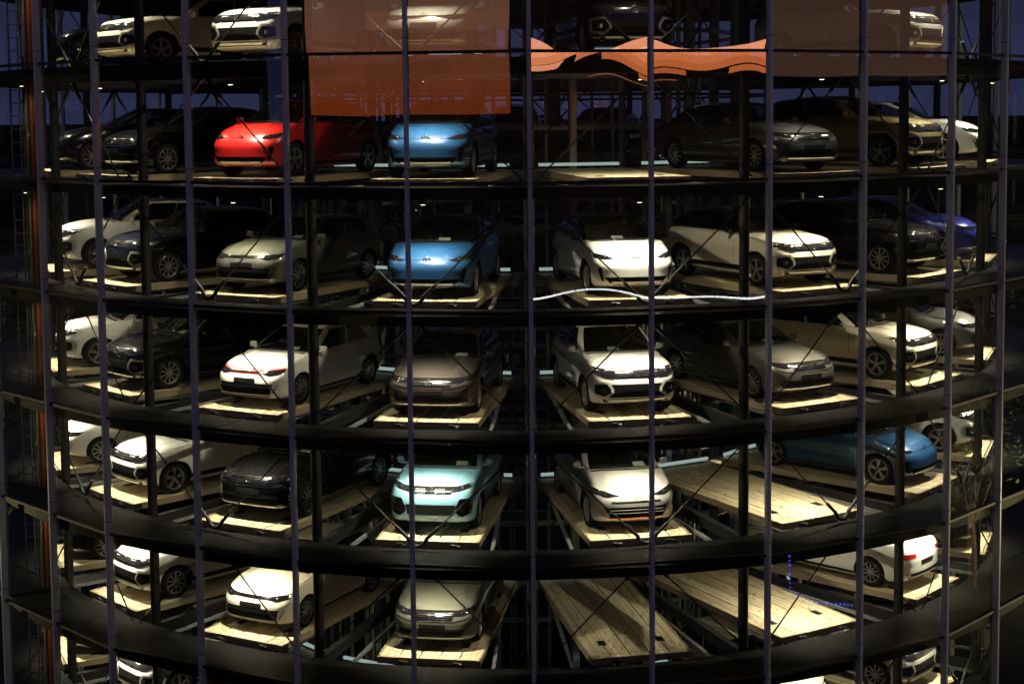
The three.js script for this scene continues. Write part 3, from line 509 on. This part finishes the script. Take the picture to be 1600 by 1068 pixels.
function makePallet(k, t, label, group) {
  if (!palletProto) {
    palletProto = new THREE.Group();
    for (let i = 0; i < 5; i++) part('plank', plankG, plankMat[0], palletProto, [(i - 2) * 0.410, -0.0225, -0.024]);
    part('frame', palletG.frame, M.under, palletProto); part('rim', palletG.lip, M.under, palletProto);
    for (const x of [-0.55, 0.55]) part('roller_bracket', palletG.roller, M.steel, palletProto, [x, -0.07, PAL_L / 2 + 0.02]);
    part('drip_groove', groove, M.under, palletProto); for (const x of [-0.62, 0.62]) part('wheel_stop', palletG.slot, M.black, palletProto, [x, 0.003, PAL_L / 2 - 0.85]);
  }
  const p = palletProto.clone(); p.name = numbered('car_pallet'); scene.add(p); tag(p, label, 'pallet', group);
  p.children.filter((c) => c.name === 'plank').forEach((c, i) => { c.material = plankMat[(i * 2 + palletN) % 3]; }); palletN++;
  const r = PAL_R - PAL_L / 2; p.position.set(r * Math.sin(t), ringY(k) + PAL_Y, r * Math.cos(t)); p.rotation.y = t; return p;
}
// row, slot, type, face, options, paint, what it is (label), power of its lamp, turned tail out, paper on the dashboard
const A = -3.5, B = -2.5, C = -1.5, D = -0.5, E = 0.5, F = 1.5, G = 2.5, H = 3.5;
const CARS = [
  [1, A, 'hatch', 'hatch', {}, 'navy', 'dark navy hatchback, leftmost car in the top row', 0.5],
  [1, B, 'suv', 'suv', {}, 'cream', 'cream white SUV, second from left in the top row', 1],
  [1, C, 'suv', 'suv', { rim: 2 }, 'white', 'white SUV left of the orange reflection, top row', 1],
  [1, D, 'hatch', 'hatch', {}, 'grey', 'grey hatchback dimly seen behind the orange reflection, top row', 0.7],
  [1, E, 'suv', 'suv', {}, 'black', 'black SUV above the empty pallet, top row', 0.2],
  [1, G, 'suv', 'suv', {}, 'silver', 'silver white SUV seen side on behind the brown reflection, top row', 1],
  [2, A, 'hatch', 'hatch', {}, 'black', 'black hatchback at the far left of the second row from top', 0.8],
  [2, B, 'sedan', 'sedan', {}, 'black', 'black saloon left of the red hatchback, second row from top', 0.6],
  [2, C, 'ev', 'ev', {}, 'red', 'bright red hatchback, the only red car in the tower', 1],
  [2, D, 'ev', 'ev', { blackRoof: true }, 'blue', 'upper metallic blue electric hatchback, under the orange reflection', 1.05],
  [2, F, 'sedan', 'sedan', {}, 'darkgrey', 'dark grey saloon with chrome grille, second row from top', 0.45],
  [2, G, 'suv', 'suv', {}, 'olive', 'olive gold SUV with glowing bonnet, second row from top', 0.7],
  [2, H, 'hatch', 'hatch', {}, 'white', 'white hatchback at the far right of the second row from top', 1],
  [3, A, 'suv', 'suv', {}, 'white', 'white SUV at the far left of the third row from top', 1],
  [3, B, 'suv', 'suv', { rim: 2 }, 'navy', 'dark navy SUV with multi spoke wheels, third row from top', 1],
  [3, C, 'hatch', 'hatch', {}, 'greygreen', 'grey green hatchback left of the lower blue car, third row from top', 0.9, false, 0.45],
  [3, D, 'ev', 'ev', { blackRoof: true }, 'blue', 'lower metallic blue electric hatchback, third row from top', 1.05, false, 0.15],
  [3, E, 'ev', 'ev', { blackRoof: true }, 'white', 'white electric hatchback with black roof, third row from top', 1, false, -0.1],
  [3, F, 'suv', 'suv', { blackRoof: true }, 'cream', 'cream SUV with black roof, whole side visible, third row from top', 1],
  [3, G, 'suv', 'sedan', { rim: 2 }, 'black', 'black SUV beside the royal blue car, third row from top', 0.9],
  [3, H, 'hatch', 'hatch', {}, 'royal', 'royal blue hatchback at the far right of the third row from top', 0.6],
  [4, A, 'suv', 'suv', {}, 'white', 'white SUV at the far left of the fourth row from top', 1],
  [4, B, 'suv', 'suv', { rim: 2 }, 'black', 'black SUV with silver trim, fourth row from top', 0.9, false, 0.4],
  [4, C, 'hatch', 'hatch', { stripe: true }, 'white', 'white hatchback with a red stripe across its nose, fourth row from top', 0.95, false, 0.3],
  [4, D, 'sedan', 'sedan', {}, 'bronze', 'bronze brown saloon with chrome grille, fourth row from top', 1, false, 0.4],
  [4, E, 'suv', 'suv', { rim: 2, bigFog: true }, 'white', 'white SUV with big fog lamp frames, fourth row from top', 1, false, -0.1],
  [4, F, 'sedan', 'sedan', {}, 'taupe', 'taupe grey saloon with chrome strip, fourth row from top', 0.9, false, 0.1],
  [4, G, 'suv', 'suv', {}, 'cream', 'cream white SUV beside the taupe saloon, fourth row from top', 1, false, 0.1],
  [4, H, 'hatch', 'hatch', {}, 'grey', 'grey hatchback at the far right of the fourth row from top', 1],
  [5, A, 'hatch', 'hatch', { bright: true }, 'white', 'white hatchback at the far left of the third row from bottom', 1],
  [5, B, 'suv', 'suv', {}, 'white', 'white SUV left of the big black SUV, third row from bottom', 1],
  [5, C, 'big', 'sedan', {}, 'black', 'big black SUV with chrome grille bars, third row from bottom', 1, false, 0.4],
  [5, D, 'suv', 'sport', { rim: 2 }, 'mint', 'pale mint blue SUV with patterned black grille, the only mint car', 1.25, false, 0.4],
  [5, E, 'ev', 'sharp', {}, 'silver', 'silver sporty hatchback with a copper strip', 1, false, 0.35],
  [5, G, 'ev', 'ev', {}, 'blue', 'blue electric hatchback in shadow at the right, third row from bottom', 0.5, false, 0.2],
  [5, H, 'suv', 'suv', {}, 'white', 'white SUV at the far right of the third row from bottom', 1],
  [6, A, 'hatch', 'hatch', {}, 'black', 'black hatchback at the far left of the second row from bottom', 0.6],
  [6, B, 'suv', 'suv', { rim: 2 }, 'white', 'white SUV with multi spoke wheels, second row from bottom', 1],
  [6, C, 'hatch', 'hatch', { bright: true }, 'cream', 'cream white hatchback with wide lower intake, second row from bottom', 1, false, 0.45],
  [6, D, 'sedan', 'sedan', {}, 'greygreen', 'grey green saloon with chrome lines, second row from bottom', 0.9, false, 0.42],
  [6, G, 'sedan', 'sedan', {}, 'white', 'white saloon parked tail outward with red tail lights', 1, true],
  [6, H, 'hatch', 'hatch', {}, 'darkgrey', 'dark grey hatchback at far right, second row from bottom', 0.8],
  [7, A, 'hatch', 'hatch', {}, 'darkgrey', 'dark hatchback at the far left of the bottom row', 1],
  [7, B, 'suv', 'suv', {}, 'white', 'white SUV cut off by the bottom edge, bottom row left', 1.5],
  [7, F, 'suv', 'suv', {}, 'cream', 'cream SUV of which only the roof shows, bottom row', 0.35],
  [7, G, 'suv', 'suv', { rim: 2 }, 'silver', 'silver SUV in the bottom row at the right', 1],
];
const paperG = rbox(0.24, 0.004, 0.17, 0.001), lit = new Set();
for (const [k, s, type, face, opt, paint, label, power, tailOut, sheet] of CARS) {
  const t = slotT(s), car = makeCar(type, face, opt, paint, label), sh = shell(type), r = PAL_R - 0.30 - sh.T.L / 2;
  car.position.set(r * Math.sin(t), ringY(k) + PAL_Y, r * Math.cos(t)); car.rotation.y = t + (tailOut ? Math.PI : 0);
  car.scale.set(0.98 + 0.04 * rnd(), 0.97 + 0.055 * rnd(), 0.97 + 0.05 * rnd());   // models differ a little in size
  makePallet(k, t, 'pallet under the ' + label);
  spot(k, s, power); lit.add(k + ':' + s);
  if (sheet !== undefined) {
    car.updateMatrixWorld(true);
    const p = car.localToWorld(new THREE.Vector3(sheet, sh.dash[0] + 0.03, sh.dash[1] + 0.1));
    tag(part(numbered('paper_sheet'), paperG, M.paper, scene, p.toArray()), 'paper sheet in the windscreen of the ' + label.replace(/, .*/, ''), 'paper').rotation.set(0.35, t, 0, 'YXZ');
  }
}
const EMPTY = [[2, E, 'empty timber pallet right of the central column, second row from top', 0.9], [5, F, 'empty timber pallet right of the silver sporty hatchback', 1.15], [6, E, 'dim empty timber pallet right of the central column, second row from bottom', 0.012], [6, F, 'bright empty timber pallet right of the dim one, second row from bottom', 1.15]];
for (const [k, s, label, power] of EMPTY) { makePallet(k, slotT(s), label); spot(k, s, power); }
// a few cars on the far side, seen through the open floors
const FAR = [[2, 179, 'suv', 'suv', 'grey', 'grey SUV on the far side, second row from top'], [2, 196, 'hatch', 'hatch', 'darkgrey', 'dark hatchback on the far side, second row from top'], [1, 205, 'hatch', 'hatch', 'black', 'black hatchback on the far side in the top row'], [2, 160, 'sedan', 'sedan', 'black', 'black saloon on the far side behind the upper blue car'], [3, 188, 'suv', 'suv', 'darkgrey', 'dark SUV on the far side in the third row from top']];
for (const [k, deg, type, face, paint, label] of FAR) { const t = TC + deg * rad, car = makeCar(type, face, {}, paint, label), r = PAL_R - 0.30 - TYPES[type].L / 2; car.position.set(r * Math.sin(t), ringY(k) + PAL_Y, r * Math.cos(t)); car.rotation.y = t; makePallet(k, t, 'pallet under the ' + label); }

// ---------------------------------------------------------------- what the glass mirrors: unseen glowing shapes, placed to give its reflections
{
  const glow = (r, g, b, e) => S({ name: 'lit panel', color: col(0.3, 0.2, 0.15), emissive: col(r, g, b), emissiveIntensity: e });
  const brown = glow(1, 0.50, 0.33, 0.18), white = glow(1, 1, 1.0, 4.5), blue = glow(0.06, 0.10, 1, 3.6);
  const wall = (name, label, cat, x0, z0, x1, z1, y0, y1, mat, pieces, depth = 0.3, tiers = null) => {
    const o = thing(name, label, cat), w = Math.hypot(x1 - x0, z1 - z0), yaw = Math.atan2(x1 - x0, z1 - z0) - Math.PI / 2; o.position.set((x0 + x1) / 2, y0, (z0 + z1) / 2); o.rotation.y = yaw;
    const nt = tiers ? tiers.length : 1, th = (y1 - y0) / nt;
    for (let i = 0; i < pieces; i++) for (let j = 0; j < nt; j++) part('glow_panel', rbox(w / pieces - 0.03, th - (tiers ? 0.02 : 0), depth, 0.05), tiers ? tiers[j] : mat, o, [(i + 0.5) * w / pieces - w / 2, (j + 0.5) * th, 0]);
    part('panel_frame', merge([box(w + 0.2, 0.12, depth + 0.1, 0, -0.08, 0), box(w + 0.2, 0.12, depth + 0.1, 0, y1 - y0 + 0.08, 0)]), M.steel, o); part('support_wall', box(w, y0, 0.6, 0, -y0 / 2 - 0.2, 0), M.steel, o); return o;
  };
  {   // unseen orange wall: glowing panels, redder at the bottom, placed for the reflection
    const o = thing('unseen_light_wall', 'orange lit wall mirrored in the glass left of centre', 'light wall'), nx = 7, ny = 9, w = 9.0, h = 7, fam = [];
    o.position.set(-15.65, EYE, 51.63); o.rotation.y = Math.atan2(8.5, 2.25) - Math.PI / 2;
    const pg = rbox(w / nx - 0.004, h / ny - 0.004, 0.2, 0.004);
    for (let j = 0; j < ny; j++) for (let i = 0; i < nx; i++) { const u = j / (ny - 1), b = (0.46 + 0.10 * rnd()) * (j === 5 && i > 1 ? 1.35 : 1), m = glow(lerp(1, 0.85, u), lerp(0.17, 0.50, u), lerp(0.025, 0.33, u), b); part('glow_panel', pg, m, o, [(i + 0.5) * w / nx - w / 2, (j + 0.5) * h / ny, 0]); }
    part('panel_frame', merge([0, 1, 2].map((i) => box(0.12, h, 0.2, (i - 1) * w / 2.6, h / 2, 0.25))), M.steel, o);
  }
  {   // unseen orange band: glowing strips, lengths and brightness chosen for the wavy reflection
    const o = thing('unseen_light_band', 'bright orange light band mirrored as a wavy strip right of centre', 'light band'), w = 11.6; o.position.set(19.35, EYE, 50.3); o.rotation.y = Math.atan2(10.9, -3.8) - Math.PI / 2;
    for (const [y, hh, f0, f1, r, g, b, e] of [[3.12, 0.34, 0, 1, 1, 0.36, 0.18, 4.0], [2.78, 0.34, 0, 1, 1, 0.35, 0.165, 3.9], [2.45, 0.32, 0.06, 1, 1, 0.31, 0.12, 3.3], [2.13, 0.26, 0, 0.16, 1, 0.36, 0.18, 3.4], [2.14, 0.30, 0.20, 1, 1, 0.27, 0.085, 2.7], [1.85, 0.28, 0.34, 1, 1, 0.25, 0.07, 2.2], [1.56, 0.20, 0.42, 0.66, 1, 0.24, 0.07, 1.7], [1.54, 0.22, 0.82, 1, 1, 0.24, 0.07, 2.0], [1.22, 0.035, 0.30, 0.60, 1, 0.30, 0.12, 1.0]])
      part('unseen_light_strip', rbox(w * (f1 - f0), hh, 0.2, 0.004), glow(r, g, b, e), o, [w * ((f0 + f1) / 2 - 0.5) , y, 0]);
    part('panel_frame', merge([0, 1, 2, 3, 4].map((i) => box(0.08, 2.4, 0.15, (i - 2) * w / 4, 2.2, 0.2))), M.steel, o);
  }
  wall('unseen_light_wall', 'brownish lit wall mirrored in the glass at the upper right', 'light wall', 41.0, 30.6, 46.9, 23.7, EYE + 1.6, EYE + 9, brown, 2);  // unseen wall, placed to give the brown reflection
  wall('unseen_light_strip', 'thin white light line mirrored across the third row', 'light strip', 13.5, 50.8, 23.8, 47.2, EYE - 8.11, EYE - 8.03, white, 5, 0.06);  // unseen line, placed to give the white streak in the glass
  const chain = thing('unseen_string_lights', 'string of small blue lights mirrored at the lower right', 'string lights'), pts = [[40.4, 4.3, 28.9], [40.3, 2.4, 28.65], [40.9, 1.9, 27.8], [42.1, 1.65, 26.45]].map((p) => new THREE.Vector3(...p)), cv = new THREE.CatmullRomCurve3(pts, false, 'catmullrom', 0.1);  // unseen lights, placed to give the blue dots in the glass
  part('cable', new THREE.TubeGeometry(cv, 40, 0.015, 6), M.black, chain); const bulbs = []; for (let i = 0; i < 26; i++) { const q = cv.getPointAt(i / 25); bulbs.push(new THREE.SphereGeometry(0.03 + 0.03 * rnd(), 8, 6).translate(q.x, q.y, q.z)); }
  part('bulb', merge(bulbs), blue, chain); part('post', merge([box(0.06, 4.4, 0.06, 40.4, 2.2, 28.95), box(0.06, 1.7, 0.06, 42.1, 0.85, 26.4)]), M.steel, chain);
}

// dark office blocks out of view, placed to darken what the glass mirrors
{
  const wallM = S({ name: 'dark render', color: col(0.05, 0.048, 0.045), roughness: 0.9, bumpMap: gritty, bumpScale: 0.004 }), winM = S({ name: 'unlit window', color: col(0.01, 0.01, 0.012), roughness: 0.3 }), winG = rbox(2.2, 1.7, 0.12, 0.03);
  for (const [x, z, w, h, d, ry, label] of [[0, 68, 110, 31, 14, Math.PI, 'long dark office block across the square facing the tower'], [84, 8, 90, 34, 14, -Math.PI / 2, 'dark office block beyond the trees right of the tower'], [-84, 8, 90, 34, 14, Math.PI / 2, 'dark office block beyond the trees left of the tower']]) {
    const o = thing('unseen_office_block', label, 'building'); o.position.set(x, 0, z); o.rotation.y = ry;
    part('wall', box(w, h, d, 0, h / 2, 0), wallM, o); part('roof', box(w + 0.6, 0.5, d + 0.6, 0, h + 0.25, 0), M.steel, o);
    for (let i = 0; i < 12; i++) for (let j = 0; j < 6; j++) part('window', winG, winM, o, [(i - 5.5) * w / 12.5, 3 + j * 4.9, d / 2 + 0.02]);
  }
}
// trees beside the tower, seen mirrored in its flanks, and unseen lamps lighting them
{
  const bark = S({ name: 'bark', color: col(0.06, 0.045, 0.03), roughness: 0.95, bumpMap: gritty, bumpScale: 0.02 });
  const leafM = [col(0.055, 0.085, 0.025), col(0.08, 0.10, 0.03), col(0.07, 0.075, 0.025)].map((c) => S({ name: 'leaf', color: c, roughness: 0.8 }));
  const tree = (x, z, h, label) => {
    const o = thing('street_tree', label, 'tree', null); o.position.set(x, 0, z);
    const tr = [bar([0, 0, 0], [0.1, h * 0.45, 0], 0.18)], P = [];
    const tips = []; for (let i = 0; i < 9; i++) { const a = i * 2.4 + rnd(), r = h * (0.10 + 0.16 * rnd()), q = [r * Math.cos(a), h * (0.5 + 0.38 * rnd()), r * Math.sin(a)]; tips.push(q); tr.push(bar([0.1 * rnd(), h * (0.25 + 0.18 * rnd()), 0], q, 0.05)); }
    for (const q of tips) for (let i = 0; i < 220; i++) {
      const s = h * 0.13, c = [0, 1, 2].map((n) => q[n] + (rnd() + rnd() + rnd() - 1.5) * s * 1.1), a = rnd() * 6.28, b = rnd() * 2 - 1, l = 0.10 + rnd() * 0.12, u = [Math.cos(a), b, Math.sin(a)], v = [-Math.sin(a), 0.4 * rnd(), Math.cos(a)];
      const pt = (m, n) => [0, 1, 2].map((k) => c[k] + u[k] * m * l + v[k] * n * l * 0.6);
      P.push(...pt(-1, 0), ...pt(0, -1), ...pt(1, 0), ...pt(-1, 0), ...pt(1, 0), ...pt(0, 1));
    }
    const g = new THREE.BufferGeometry(); g.setAttribute('position', new THREE.Float32BufferAttribute(P, 3)); g.computeVertexNormals();
    part('trunk', merge(tr), bark, o); part('crown', g, leafM[Math.floor(rnd() * 3)], o);
  };
  [[52, -4, 11], [56, -12, 12], [47, -14, 10], [60, 2, 12], [50, 8, 9], [-52, -6, 11], [-58, -14, 12], [-49, -16, 10]].forEach(([x, z, h], i) => tree(x, z, h, ['broad tree', 'tall tree', 'leafy tree', 'spreading tree', 'small round tree', 'bushy tree', 'high crowned tree', 'slim tree'][i] + (x > 0 ? ' on the lawn right of the tower' : ' on the lawn left of the tower') + ', mirrored in its flank'));
  for (const [x, z] of [[49, -9], [54, 4], [-50, -11]]) {
    const o = thing('unseen_street_lamp', 'street lamp among the trees ' + (x < 0 ? 'left' : z < 0 ? 'behind right' : 'right') + ' of the tower', 'street lamp'); o.position.set(x, 0, z);
    part('post', new THREE.CylinderGeometry(0.05, 0.08, 4.4, 12).translate(0, 2.2, 0), M.steel, o); part('lamp_globe', new THREE.SphereGeometry(0.16, 16, 12), M.lampGlow, o, [0, 4.5, 0]); part('cap', new THREE.ConeGeometry(0.22, 0.12, 16), M.steel, o, [0, 4.74, 0]);
    const l = new THREE.PointLight(new THREE.Color().setRGB(1, 0.8, 0.4), 520, 0, 2); l.position.set(x, 4.5, z); l.castShadow = true; l.shadow.radius = 6; scene.add(l);  // out of view, strength set to light the mirrored trees
  }
}
for (const o of scene.children) if (o.userData.label && o.userData.label.split(/\s+/).length > 16) console.log('LONG', o.userData.label);
renderer.render(scene, camera);
